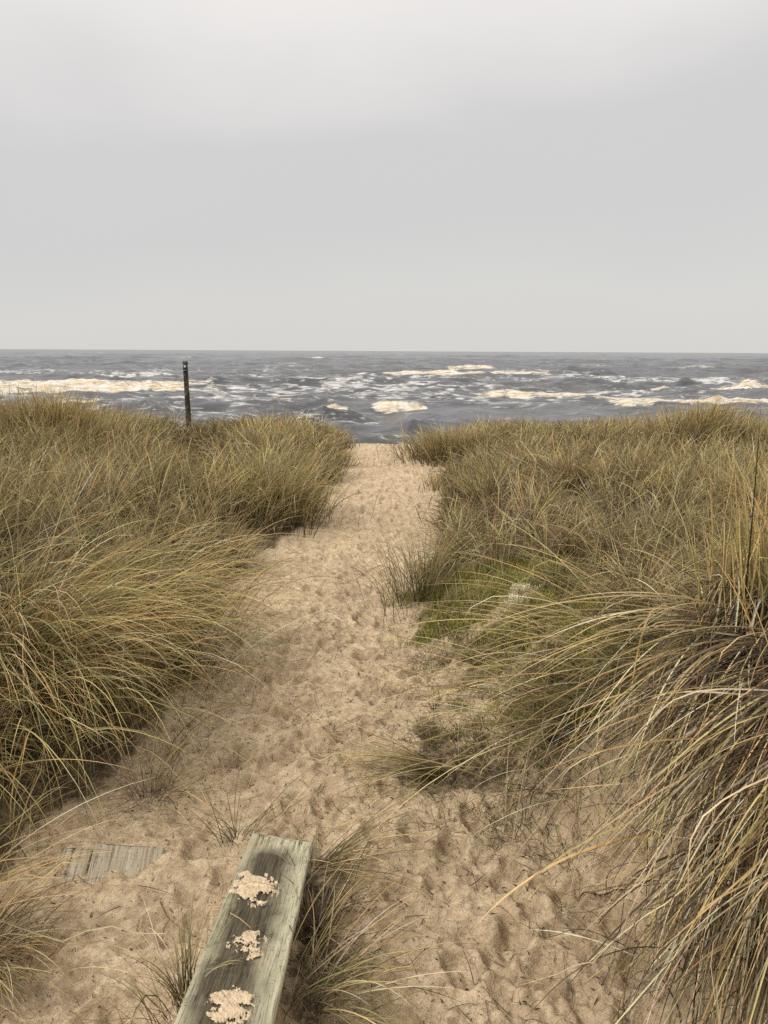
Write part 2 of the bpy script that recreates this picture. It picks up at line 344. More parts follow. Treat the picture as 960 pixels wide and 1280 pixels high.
# white lace left by earlier breakers
rz = 1 - np.abs(2 * fbm(wx / 5.5, wy / 2.4, 4, 130) - 1); rz2 = 1 - np.abs(2 * fbm(SX / 2.6 + 40, SY / 1.1, 4, 131) - 1)
band = np.interp(SY, [20, 34, 45, 60, 80, 105, 150, 190, 260, 1e5], [.55, .42, .40, .62, .72, .85, .62, .2, .04, .0])
patch = sstep(.40, .64, fbm(wx / 30, wy / 11, 3, 133))
def boost(px, py, rx, ry, a):
    cx, cy = sea_at(px, py); ex = abs(sea_at(px + rx, py)[0] - cx); e0 = sea_at(px, py - ry)[1]; e1 = sea_at(px, py + ry)[1]
    s = np.where(SY > cy, (SY - cy) / (e0 - cy), (SY - cy) / (cy - e1)); return a * np.exp(-((SX - cx) / ex) ** 2 - s ** 2)
lacew = .8 * band * (.2 + .8 * patch)
for bz in [(60, 488, 220, 12, .75), (280, 472, 70, 5, .8), (330, 494, 120, 8, .4), (560, 488, 130, 5, .55), (640, 494, 110, 6, .75), (760, 475, 160, 4, .9), (900, 476, 80, 5, .6), (120, 468, 160, 2.5, .95), (540, 478, 120, 3, .8), (700, 490, 170, 5, .9), (430, 520, 90, 10, .5), (470, 540, 60, 8, .5), (330, 515, 60, 6, .5)]:
    lacew = np.maximum(lacew, boost(*bz))
lace = np.maximum(sstep(.74, .97, rz), .8 * sstep(.78, .97, rz2)) * lacew + .22 * lacew * sstep(.45, .9, lacew)
foam = np.maximum(foam, np.clip(lace * 1.1, 0, .95))
wc = sstep(.70, .86, fbm(wx / 14, wy / 9, 3, 140)) * sstep(.15, .5, crest) * sstep(90, 200, SY) * .55
foam = np.maximum(foam, wc)
shore = 1 - sstep(0, 1, (SY - 26) / 4)
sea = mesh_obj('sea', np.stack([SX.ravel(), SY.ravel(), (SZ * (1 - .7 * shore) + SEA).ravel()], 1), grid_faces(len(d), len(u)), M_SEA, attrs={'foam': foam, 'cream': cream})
tag(sea, kind='structure')
del SX, SY, SZ, wx, wy, rz, rz2, lace, foam, cream, patch, lacew, crest

# ------------------------------------------------------------------ grass blades
PAL = dict(straw=(.565, .44, .21), pale=(.74, .64, .44), olive=(.20, .20, .07), green=(.165, .185, .06), sage=(.28, .28, .145),
           gold=(.50, .355, .14), orange=(.37, .21, .08), amber=(.62, .43, .17), brown=(.165, .105, .056), dead=(.25, .20, .135), dark=(.045, .033, .02), khaki=(.38, .325, .14))
def pick(n, **w):
    k = list(w); p = np.array([w[a] for a in k], float); p /= p.sum()
    c = np.array([PAL[a] for a in k])[R.choice(len(k), n, p=p)]
    return np.clip(c * R.lognormal(0, .26, (n, 1)) * R.normal(1, .06, (n, 3)), .01, .8)
class Blades:
    def __init__(s): s.v, s.f, s.c, s.n = [], [], [], 0
    def add(s, root, length, width, az, th0, th1, power=1.3, nseg=6, curl=0.0, base=None, tip=None, clamp=True, lift=.03, sink=.012, kink=.16, shade=.13):
        n = len(root)
        if n == 0: return s
        B = lambda q: np.broadcast_to(np.asarray(q, float), (n,))
        length, width, az, th0, th1, power, curl = map(B, (length, width, az, th0, th1, power, curl))
        S = nseg + 1; t = np.linspace(0, 1, S)[None]
        th = th0[:, None] + (th1 - th0)[:, None] * t ** power[:, None]; a = az[:, None] + curl[:, None] * t
        kk = (R.random(n) < kink) * R.uniform(.4, 1.9, n); k0 = R.uniform(.25, .85, n)
        th = th + kk[:, None] / (1 + np.exp(-(t - k0[:, None]) / .035)); a = a + (kk * R.normal(0, .8, n))[:, None] * (t > k0[:, None])
        dx, dy, dz = np.sin(th) * np.cos(a), np.sin(th) * np.sin(a), np.cos(th)
        D = np.stack([dx, dy, dz], 2); mid = (D[:, :-1] + D[:, 1:]) / 2 * (length / nseg)[:, None, None]
        P = np.concatenate([np.zeros((n, 1, 3)), np.cumsum(mid, 1)], 1) + root[:, None]
        P[:, 0, 2] -= sink
        if clamp:
            g = ground(P[:, :, 0].ravel(), P[:, :, 1].ravel()).reshape(n, S) + (R.random(n) ** 2 * lift + .003)[:, None]
            g[:, 0] = -9; P[:, :, 2] = np.maximum(P[:, :, 2], g)
        sd = np.stack([-np.sin(a), np.cos(a), np.zeros_like(a)], 2); nm = np.cross(D, sd)
        ro = R.uniform(-1.3, 1.3, n)[:, None, None]; sd2 = sd * np.cos(ro) + nm * np.sin(ro); nm2 = np.cross(D, sd2)
        w = (width[:, None] * (1 - t ** 3 * .93) * (.75 + .25 * np.minimum(1, t * 5)))[:, :, None] / 2
        V = np.stack([P - sd2 * w + nm2 * w * .55, P, P + sd2 * w + nm2 * w * .55], 2)      # n,S,3,3
        tt = t[:, :, None]
        col = base[:, None] * (1 - tt ** 1.2) + tip[:, None] * tt ** 1.2
        col = np.minimum(col * [1.15, 1.10, 1.04], .9) * (shade + (1 - shade) * np.minimum(1, tt * 1.6))  # shade inside the clumps painted into the colour, darkest at the root
        idx = (np.arange(n)[:, None] * S + np.arange(nseg)[None]) * 3
        q = np.stack([np.stack([idx, idx + 1, idx + 4, idx + 3], 2), np.stack([idx + 1, idx + 2, idx + 5, idx + 4], 2)], 2).reshape(-1, 4)
        s.f.append((q + s.n).astype(np.int32)); s.v.append(V.reshape(-1, 3).astype(np.float32))
        s.c.append(np.repeat(col[:, :, None], 3, 2).reshape(-1, 3).astype(np.float32)); s.n += n * S * 3
        return s
    def build(s, name, origin=None, parent=None):
        v = np.concatenate(s.v)
        o = mesh_obj(name, v - (np.asarray(origin, np.float32) if origin is not None else 0), np.concatenate(s.f), M_BLADE, parent, True, np.concatenate(s.c))
        if origin is not None: o.location = [float(k) for k in origin]
        return o
def P3(x, y, dz=0): return np.stack([x, y, ground(x, y) + dz], 1)
def blend(a, b, f): return a * (1 - f) + b * f

# -- the mass of dune grass on either bank
def mass(side):
    bl = Blades()
    N = 2200
    cx = R.uniform(-9.5, 0.6, N) if side == 'left' else R.uniform(0.0, 9.5, N)
    cy = 2.0 + 12.8 * R.random(N) ** 1.15
    keep = R.random(N) < veg_mask(cx, cy) * (np.abs(cx) < cy * .75 + 2.0)
    if side == 'right':
        keep &= R.random(N) > .60 * np.clip(moss_mask(cx, cy) * 1.3, 0, 1)
        keep &= ~((cy < 2.75) & (cx > .4))
    cx, cy = cx[keep], cy[keep]; cd = np.hypot(cx, cy)
    for lo, hi, ns in ((0, 3.6, 9), (3.6, 6.5, 7), (6.5, 99, 5)):
        m = (cd >= lo) & (cd < hi); x0, y0, c0 = cx[m], cy[m], cd[m]
        if not len(x0): continue
        per = np.clip(R.lognormal(0, .45, len(x0)) * np.interp(c0, [2, 3.5, 6, 12], [66, 56, 44, 36]), 10, 160).astype(int)
        rr = np.interp(c0, [2, 6, 12], [.05, .075, .12]) * R.uniform(.6, 1.6, len(x0))
        hue = .5 + .9 * (vnoise(x0 * 1.1, y0 * 1.1, 200) - .5) + R.normal(0, .22, len(x0)); lum = R.lognormal(.06, .34, len(x0)); tall = (.80 + .4 * fbm(x0 * .9, y0 * .9, 2, 210)) * R.uniform(.68, 1.2, len(x0))
        tuft_az = R.uniform(0, 6.28, len(x0)); tuft_l = np.abs(R.normal(0, rad(15), len(x0)))
        I = np.repeat(np.arange(len(x0)), per); n = len(I)
        a = R.uniform(0, 6.28, n); r = np.abs(R.normal(0, 1, n)) * rr[I]
        x, y = x0[I] + np.cos(a) * r, y0[I] + np.sin(a) * r
        dist = np.hypot(x, y)
        if side == 'left':
            arch = 1 - sstep(3.2, 5.2, dist)                     # near blades arch over, far ones stand
            wind = (.26, -.16); L = np.interp(dist, [2, 4, 7, 12], [.80, .74, .58, .50])
        else:
            arch = .55 * (1 - sstep(3.6, 5.8, dist)); wind = (.32, -.05); L = np.interp(dist, [2, 4, 5, 7, 12], [.55, .42, .42, .50, .42])
        edge = np.where(side == 'left', xl(y) - x, x - xr(y)); L = L * (.58 + .42 * sstep(0, .7, edge))
        L = L * (1 - .45 * np.exp(-((x + .245 * y) / .42) ** 2 - ((y - 10.4) / 3.0) ** 4)) * tall[I] * R.uniform(.55, 1.12, n)
        out = .20 + .35 * np.minimum(1, r / rr[I] * .5)
        vx = np.cos(a) * out + wind[0] * (.45 + .7 * arch) + np.cos(tuft_az[I]) * tuft_l[I] * 2.2 + R.normal(0, .66, n)
        vy = np.sin(a) * out + wind[1] * (.45 + .9 * arch) + np.sin(tuft_az[I]) * tuft_l[I] * 2.2 + R.normal(0, .66, n)
        az = np.arctan2(vy, vx); lean = np.hypot(vx, vy)
        th0 = np.clip(lean * .36 + np.abs(R.normal(0, .10, n)), 0, 1.1)
        th1 = th0 + np.clip(R.gamma(2.2, rad(15), n) + arch * R.uniform(rad(25), rad(95), n), 0, rad(125))
        green = np.clip(.42 + 1.0 * (hue[I] - .5) + .1 * R.normal(0, 1, n), 0, 1)[:, None]
        if side == 'left':
            warm = pick(n, straw=5, khaki=3.5, pale=1.5, gold=1.4, brown=4.5, dead=3, orange=.8); cool = pick(n, olive=5, green=1.8, sage=2, khaki=3, brown=3)
        else:
            warm = pick(n, straw=4, khaki=4, pale=1.2, gold=1, brown=4, dead=3, orange=.8); cool = pick(n, olive=5, green=1.3, sage=1.6, khaki=2.4, brown=3)
        isg = R.random((n, 1)) < green
        col = np.clip(np.where(isg, cool, warm) * lum[I][:, None], .01, .8); tip = np.where(R.random((n, 1)) < .55, blend(col, pick(n, straw=3, pale=1, khaki=2, gold=1), .6), col)
        W = np.maximum(.0030, dist * .00078) * R.uniform(.6, 1.4, n)
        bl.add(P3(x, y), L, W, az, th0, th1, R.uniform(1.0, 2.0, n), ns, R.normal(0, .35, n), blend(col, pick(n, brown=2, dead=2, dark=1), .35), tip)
        # fallen dead thatch between the living blades
        k = R.random(n) < .42; n2 = k.sum(); rr2 = R.normal(0, .09, (n2, 2)); x, y = x[k] + rr2[:, 0], y[k] + rr2[:, 1]
        ok = veg_mask(x, y) > .35; x, y = x[ok], y[ok]; n2 = len(x); ds = np.hypot(x, y)
        cc = pick(n2, dead=2.2, brown=4, pale=.6, khaki=1, straw=1, dark=6)
        bl.add(P3(x, y, R.uniform(0, .16, n2)), R.uniform(.16, .5, n2), np.maximum(.0028, ds * .00062) * R.uniform(.7, 1.2, n2), R.uniform(0, 6.28, n2),
               R.uniform(rad(25), rad(95), n2), R.uniform(rad(70), rad(140), n2), 1.0, max(3, ns - 3), R.normal(0, .5, n2), cc, cc * 1.05, lift=.10, sink=0)
    return bl
tag(mass('left').build('dune_grass'), kind='stuff'); tag(mass('right').build('dune_grass'), kind='stuff')

# -- single tussocks that stand out from the mass
def spread(c, n, r, rz=None):
    a = R.uniform(0, 6.28, n); q = np.abs(R.normal(0, 1, n)) * r
    return P3(c[0] + np.cos(a) * q, c[1] + np.sin(a) * q * (rz or 1)), a
def tussock(label, c, n, r, L, W, wind, th0, th1, cols, tips=None, nseg=7, name='grass_tussock', group=None, radial=.5, rz=None, power=(1.0, 1.8), lift=.03):
    root, a = spread(c, n, r, rz)
    vx = np.cos(a) * radial + wind[0] + R.normal(0, .34, n); vy = np.sin(a) * radial + wind[1] + R.normal(0, .34, n)
    t0 = R.uniform(rad(th0[0]), rad(th0[1]), n)
    col = pick(n, **cols); tp = np.where(R.random((n, 1)) < .5, pick(n, **(tips or dict(straw=3, khaki=2, pale=1))), col)
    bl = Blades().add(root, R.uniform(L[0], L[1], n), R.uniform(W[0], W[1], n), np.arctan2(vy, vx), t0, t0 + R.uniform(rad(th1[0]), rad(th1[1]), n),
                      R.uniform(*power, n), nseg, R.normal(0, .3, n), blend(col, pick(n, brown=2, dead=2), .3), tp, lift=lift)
    if name is None: return bl
    o = bl.build(name, (c[0], c[1], float(ground(np.array([c[0]]), np.array([c[1]]))[0])))
    return tag(o, label, 'grass tussock', group)
LIVE = dict(olive=4, sage=3, khaki=4, straw=3, green=2, gold=1, brown=1)
DRY = dict(straw=4, khaki=3, pale=2, brown=2, dead=2, olive=1.5)
g_edge = 'tussocks of dune grass edging the path'
tussock('full bushy tussock of tall yellow-green grass left of the path near its far end', on_plane(345, 632, .16), 800, .33, (.35, .85), (.004, .0085), (.35, -.1), (3, 34), (8, 70), LIVE, group=g_edge, nseg=6)
tussock('dark rounded tussock at the far right end of the path against the sea', on_plane(560, 566, .12), 1500, .42, (.3, .60), (.006, .010), (-.1, -.1), (5, 35), (10, 50), dict(brown=3, olive=4, khaki=3, dead=2, straw=1.5), group=g_edge, nseg=5, radial=.8)
tussock('brown-tipped tussock cresting the left ridge below the cream surf', (-3.75, 8.9), 1300, .55, (.35, .66), (.005, .0085), (.35, 0), (2, 20), (6, 40), dict(khaki=4, gold=2, orange=1.5, olive=3, straw=3, brown=1.5), group='tussocks on the ridge crests', nseg=5)
tussock('tall upright tussock on the right ridge beneath the cream surf', (4.25, 10.3), 1500, .5, (.40, .68), (.006, .0095), (.35, 0), (2, 20), (6, 40), dict(khaki=4, olive=4, straw=2, brown=2.5), group='tussocks on the ridge crests', nseg=5)
tussock('loose grey-green tuft leaning from the right edge of the path beside the moss', on_plane(530, 742, .08), 230, .17, (.35, .68), (.003, .005), (.05, -.1), (4, 30), (10, 60), dict(sage=3, olive=4, green=2, khaki=2, brown=2), group=g_edge)

# the two arching tussocks of the left bank
for lab, c, n, L in (('big arching tussock spilling from the left bank over the sand, straw tips', (-1.52, 3.05), 950, (.75, 1.2)),
                     ('darker arching tussock behind the big one on the left bank by the path bend', (-1.30, 3.95), 700, (.6, 1.05))):
    tussock(lab, c, n, .26, L, (.0028, .0048), (.75, -.42), (10, 45), (55, 115), dict(straw=4, gold=2.2, khaki=3, olive=4, green=2, sage=2, brown=2, pale=1), dict(straw=4, gold=2, pale=1, khaki=1), 11, group='arching tussocks on the left bank', radial=.35, lift=.08)

# hanging tussock of the right foreground
tc = np.array([1.12, 2.02]); bl = Blades()
def hang(n, cx, cy, rx, ry, L, W, az, azs, t0, t1, cols, tips, lift=.10, power=(.8, 1.5), ns=12, dz=0.0, zj=.06, kink=.16):
    x, y = cx + R.normal(0, rx, n), cy + R.normal(0, ry, n)
    root = P3(x, y, dz + R.uniform(0, zj, n)); a0 = R.uniform(rad(t0[0]), rad(t0[1]), n); c = pick(n, **cols)
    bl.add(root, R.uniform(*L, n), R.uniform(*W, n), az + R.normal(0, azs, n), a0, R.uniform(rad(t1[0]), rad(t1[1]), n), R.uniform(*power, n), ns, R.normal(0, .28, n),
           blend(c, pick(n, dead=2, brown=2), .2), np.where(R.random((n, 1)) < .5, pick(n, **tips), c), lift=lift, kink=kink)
PALE = dict(pale=6, straw=5, dead=2.5, khaki=1, brown=.6, gold=.6)
OLD = dict(brown=4, dead=2, dark=8, straw=1.2, khaki=1)
hang(2400, 1.14, 1.86, .13, .24, (.15, .68), (.003, .0048), rad(240), .75, (30, 110), (120, 179), OLD, OLD, .14, (.35, .9), kink=.5)
hang(1900, 1.05, 1.52, .11, .18, (.15, .56), (.003, .0048), rad(243), .75, (30, 110), (120, 179), OLD, OLD, .14, (.35, .9), kink=.5)
hang(700, 1.09, 1.90, .10, .22, (.3, .8), (.003, .0050), rad(238), .55, (50, 120), (125, 178), PALE, PALE, .20, (.3, .7), kink=.3)
hang(560, 1.01, 1.56, .10, .18, (.3, .62), (.003, .0050), rad(240), .60, (50, 120), (125, 178), PALE, PALE, .20, (.3, .7), kink=.3)
hang(75, 1.06, 2.12, .07, .10, (.5, .9), (.003, .0046), rad(203), .28, (60, 85), (98, 140), dict(straw=4, pale=2, sage=1.5, olive=1.5, gold=1.2, khaki=2), PALE, .12)
hang(420, 1.2, 2.45, .2, .22, (.12, .45), (.0028, .0044), rad(200), 1.3, (10, 95), (50, 140), dict(straw=3, dead=3, brown=4, dark=1, khaki=2, olive=1), PALE, .08, kink=.4)
hang(300, 1.24, 2.00, .14, .20, (.25, .62), (.0028, .0046), rad(80), 1.2, (0, 28), (8, 60), dict(gold=2, orange=2.2, khaki=3, brown=3, straw=2, olive=2.5), dict(orange=1, gold=2, straw=2), .05, ns=9)
hang(230, 1.10, 2.16, .06, .12, (.22, .56), (.0030, .0048), rad(60), 1.2, (0, 14), (6, 36), dict(gold=2, orange=1.5, khaki=3, straw=2, olive=4, green=1.5), dict(gold=2, straw=2), .05, ns=9)
hang(130, 1.06, 1.90, .10, .24, (.3, .75), (.0036, .0060), rad(232), .75, (70, 120), (100, 150), dict(pale=5, straw=3, gold=1), PALE, .22, (.6, 1.1), kink=.35)
hang(50, 1.1, 1.66, .10, .16, (.3, .6), (.0034, .005), rad(240), .4, (45, 80), (120, 170), dict(green=3, sage=2, olive=1), dict(green=2, straw=1, gold=1), .18)
# the broad orange blade arching out low over the sand and straw ones beside it
for (ax_, ay_), (bx_, by_), w_, c_ in (((850, 1066), (588, 1185), .0125, 'amber'), ((870, 1000), (800, 1235), .005, 'gold'), ((845, 980), (640, 1090), .005, 'straw'), ((880, 900), (560, 1010), .0045, 'straw'), ((930, 1010), (960, 1270), .007, 'gold')):
    p0, p1 = hit(ax_, ay_) + [0, 0, .05], hit(bx_, by_) + [0, 0, .05]; dv_ = p1 - p0; Lc = np.linalg.norm(dv_); tc_h = math.acos(dv_[2] / Lc); cc = np.array([PAL[c_]]) * 1.25
    bl.add(p0[None], Lc * 1.06, w_, math.atan2(dv_[1], dv_[0]), tc_h - .55, tc_h + .55, 1.0, 16, 0, cc * [.7, .62, .5], cc * [.95, 1.05, 1.5], clamp=False, kink=0, shade=.7)
for px, py, L, az, t0, t1, w, c in ((792, 1040, .34, 212, 30, 165, .0045, 'gold'), (900, 800, .62, 204, 66, 112, .0050, 'straw'),
                                  (905, 796, .70, 214, 80, 140, .0055, 'pale'), (905, 800, .66, 224, 84, 150, .005, 'pale'), (898, 792, .75, 196, 70, 105, .005, 'gold'), (893, 800, .7, 206, 72, 125, .0045, 'sage')):
    q = hit(px, py); cc = np.array([PAL[c]]) * 1.15
    bl.add(np.array([[q[0], q[1], q[2] + .06]]), L, w, rad(az), rad(t0), rad(t1), 1.2, 14, .1, cc, cc * 1.05, lift=.25)
og = (1.12, 2.02, float(ground(np.array([1.12]), np.array([2.02]))[0]))
tag(bl.build('grass_tussock', og), 'huge straw-coloured tussock hanging down the steep right bank in the foreground', 'grass tussock')

# spray of long blades reaching left over the sand from below the moss
tussock('fan of long pale blades lying left across the slope toward the path', hit(735, 905), 150, .12, (.5, 1.0), (.0028, .0042), (-1.0, -.35), (48, 75), (25, 60), dict(straw=4, sage=2, olive=2, khaki=3, pale=2), None, 11, group='sprays of grass lying over the right slope', radial=.2, lift=.06)
tussock('thin straw spray arching over the moss on the right slope', hit(800, 815), 60, .09, (.5, .85), (.0026, .004), (-1.0, .1), (40, 68), (30, 60), dict(straw=4, gold=1, sage=2, khaki=2), None, 11, group='sprays of grass lying over the right slope', radial=.15, lift=.06)
tussock('flattened dark green tuft lying across the sand in the middle of the path', hit(560, 968), 110, .07, (.35, .62), (.0024, .0036), (-1, -.12), (55, 82), (15, 40), dict(olive=3, sage=3, khaki=2, straw=2, brown=1), None, 9, radial=.2, lift=.02)
x = R.uniform(.1, 1.5, 2600); y = R.uniform(3.6, 5.6, 2600); k = (R.random(2600) < moss_mask(x, y) * .75) & (fbm(x * 4, y * 4, 3, 350) > .45); x, y = x[k], y[k]; n = len(x); cc = pick(n, brown=4, olive=4, khaki=3, dead=3, straw=2)
bms = Blades().add(P3(x, y), R.uniform(.10, .38, n), R.uniform(.0026, .0042, n), R.uniform(-1.2, 2.2, n), R.uniform(.0, .6, n), R.uniform(.3, 1.5, n), 1.3, 6, R.normal(0, .4, n), cc * .8, cc, kink=.3)
# scrubby dark sprigs on the eroded slope
for k in range(46):
    q = hit(R.uniform(515, 720), R.uniform(770, 935)); n = R.integers(14, 46); rr_ = R.uniform(.012, .04)
    x, y = q[0] + R.normal(0, rr_, n), q[1] + R.normal(0, rr_, n); cc = pick(n, olive=4, green=2, brown=4, dark=2, khaki=1)
    bms.add(P3(x, y), R.uniform(.03, .13, n), R.uniform(.002, .0034, n), R.uniform(0, 6.28, n), R.uniform(.1, 1.0, n), R.uniform(.6, 1.8, n), 1.2, 5, R.normal(0, .5, n), cc * .8, cc)
tag(bms.build('thin_grass'), kind='stuff')
# tufts round the plank
g_pl = 'small tufts growing along the plank'
tussock('green tuft fanning right from under the far corner of the plank', hit(398, 1088), 75, .05, (.22, .46), (.0022, .0036), (1.0, .05), (35, 75), (25, 75), dict(olive=4, sage=3, khaki=3, straw=2, brown=2), None, 9, group=g_pl, radial=.45, lift=.03)
tussock('straw and green tuft arching right beside the near half of the plank', hit(392, 1262), 85, .05, (.22, .42), (.0022, .0036), (.95, .15), (25, 65), (35, 95), dict(olive=3, sage=3, khaki=3, straw=4, pale=1.5), None, 9, group=g_pl, radial=.5, lift=.03)
tussock('tangle of dead brown stems in the shaded gap along the plank', hit(395, 1170), 300, .07, (.08, .26), (.0018, .003), (.45, -.1), (20, 90), (10, 90), dict(brown=4, dead=3, dark=3, straw=1, olive=1), dict(brown=1, dead=1), 6, group=g_pl, radial=.7, rz=1.9, lift=.05)
tussock('short green tuft against the left edge of the plank at the bottom', hit(228, 1255), 90, .045, (.12, .30), (.0020, .0032), (-.25, .2), (8, 50), (15, 70), dict(olive=4, green=2, sage=2, straw=3, pale=1), None, 8, group=g_pl, radial=.6)
tussock('sparse green tuft on the sand just beyond the far end of the plank', hit(296, 1050), 40, .03, (.14, .34), (.0020, .0032), (-.1, .3), (10, 60), (15, 60), dict(olive=4, green=2, sage=2, straw=2), None, 8, group=g_pl, radial=.7)
# bottom-left corner
c = (-1.06, 1.62)
tussock('brown tuft at the left edge below the buried boards', (-1.12, 1.78), 380, .07, (.2, .40), (.0022, .0036), (.3, -.25), (10, 60), (40, 110), dict(brown=4, dead=3, straw=3, khaki=2), None, 8, radial=.5, group='tufts at the lower left edge')
tussock('few long orange and straw blades arching in from the left edge over the buried boards', (-1.30, 1.82), 34, .07, (.55, .85), (.0030, .0046), (1.0, -.05), (32, 58), (42, 72), dict(gold=4, orange=2, straw=4, sage=2), dict(gold=1, straw=3, pale=1), 12, radial=.12, group='tufts at the lower left edge', lift=.25)
tussock('fine dry tuft on the sand behind the buried boards', hit(190, 1000), 90, .07, (.12, .36), (.002, .0032), (.3, .0), (20, 75), (20, 80), dict(brown=3, dead=3, straw=3, olive=2), None, 7, radial=.7)

# tall dark stem at the right edge
d_ = ray(931, 745); q = np.array([0, 0, CAM_Z]) + d_ * (2.08 / d_[1]); q[2] = float(ground(q[:1], q[1:2])[0]);  d_ = ray(956, 507); top_ = np.array([0, 0, CAM_Z]) + d_ * (q[1] / d_[1]); dv_ = top_ - q; Lc = np.linalg.norm(dv_); b2 = Blades().add(np.array([[q[0], q[1], q[2]]]), Lc, .0085, math.atan2(dv_[1], dv_[0]), math.acos(dv_[2] / Lc), math.acos(dv_[2] / Lc) + .03, 1, 10, 0, np.array([[.04, .045, .018]]), np.array([[.06, .068, .026]]), clamp=False, kink=0, shade=.8)
tag(b2.build('tall_reed', q), 'tall dark green reed rising above the grass at the right edge', 'reed')

# moss, lichen, twigs
bm_ = Blades(); n = 80000
x, y = R.uniform(0, 2.3, n), R.uniform(2.8, 5.9, n); mm = moss_mask(x, y) + (fbm(x * 6, y * 6, 4, 300, .7) - .5) * 1.9
k = R.random(n) < sstep(.30, 1.0, mm); x, y = x[k], y[k]; n = len(x)
gcol = np.array([(.33, .335, .075)]) * R.uniform(.45, 1.5, (n, 1)) * np.array([1, 1, 1]) + R.uniform(0, .06, (n, 1)) * np.array([1, .8, .1])
bm_.add(P3(x, y), R.uniform(.012, .05, n), R.uniform(.003, .006, n), R.uniform(0, 6.28, n), R.uniform(0, .7, n), R.uniform(.5, 1.7, n), 1, 2, 0, gcol * .7, gcol * 1.15, clamp=False, shade=.4)
tag(bm_.build('moss'), kind='stuff')
lq = [hit(a, b) for a, b in ((653, 735), (644, 742), (658, 744), (638, 753), (648, 756))]; bl2 = Blades()
for i, q in enumerate(lq):
    n = 260; a = R.uniform(0, 6.28, n); r = np.abs(R.normal(0, 1, n)) * R.uniform(.014, .024)
    x, y = q[0] + np.cos(a) * r, q[1] + np.sin(a) * r; cc = np.array([[.95, .95, .70]]) * R.uniform(.8, 1.1, (n, 1))
    bl2.add(P3(x, y, .03 * R.random(n)), R.uniform(.01, .03, n), R.uniform(.002, .0045, n), R.uniform(0, 6.28, n), R.uniform(0, 1.6, n), R.uniform(0, 2.5, n), 1, 3, R.normal(0, 1, n), cc * .8, cc, clamp=False, shade=.9)
tag(bl2.build('lichen', lq[0]), 'pale grey-white lichen cushion on the green moss right of the path', 'lichen')

bt = Blades(); n = 1500
y = 1.35 + 6.0 * R.random(n) ** 1.5; x = xl(y) + (xr(y) - xl(y)) * R.uniform(-.05, 1.3, n)
side = sstep(.35, 1.0, (x - xl(y)) / (xr(y) - xl(y))); k = R.random(n) < .35 + .65 * side; x, y = x[k], y[k]; n = len(x)
cc = pick(n, brown=5, dark=3, dead=3, straw=1)
bt.add(P3(x, y, .004), R.uniform(.03, .17, n) * np.where(R.random(n) < .15, 1.8, 1), R.uniform(.0013, .0028, n), R.uniform(0, 6.28, n), R.uniform(1.25, 1.6, n), R.uniform(1.4, 1.8, n), 1, 6, R.normal(0, .9, n), cc, cc, lift=.008, sink=0)
n = 6500; y = 1.3 + 5 * R.random(n) ** 1.3; x = xl(y) + (xr(y) - xl(y)) * R.uniform(-.1, 1.3, n); cc = pick(n, brown=3, dark=5, dead=1)
bt.add(P3(x, y, .002), R.uniform(.003, .020, n), R.uniform(.002, .005, n), R.uniform(0, 6.28, n), R.uniform(1.2, 1.7, n), R.uniform(1.3, 1.8, n), 1, 2, 0, cc, cc, lift=.004, sink=0)
# fine rootlets and short dead grass on the right slope and below the sprays
n = 11000; x = np.concatenate([R.normal(.58, .36, n // 2), R.normal(.42, .32, n // 2)]); y = np.concatenate([R.normal(3.75, .55, n // 2), R.normal(2.8, .32, n // 2)])
k = (x > xr(y) - .12) | (R.random(n) < .25); x, y = x[k], y[k]; k = fbm(x * 6, y * 6, 3, 320) > .46; x, y = x[k], y[k]; n = len(x); cc = pick(n, brown=4, dead=3, dark=3, olive=3, straw=1)
bt.add(P3(x, y), R.uniform(.03, .13, n), R.uniform(.0016, .003, n), R.uniform(0, 6.28, n), R.uniform(.5, 1.5, n), R.uniform(.9, 1.8, n), 1, 4, R.normal(0, .7, n), cc, cc, lift=.02)
tag(bt.build('plant_litter'), kind='stuff')

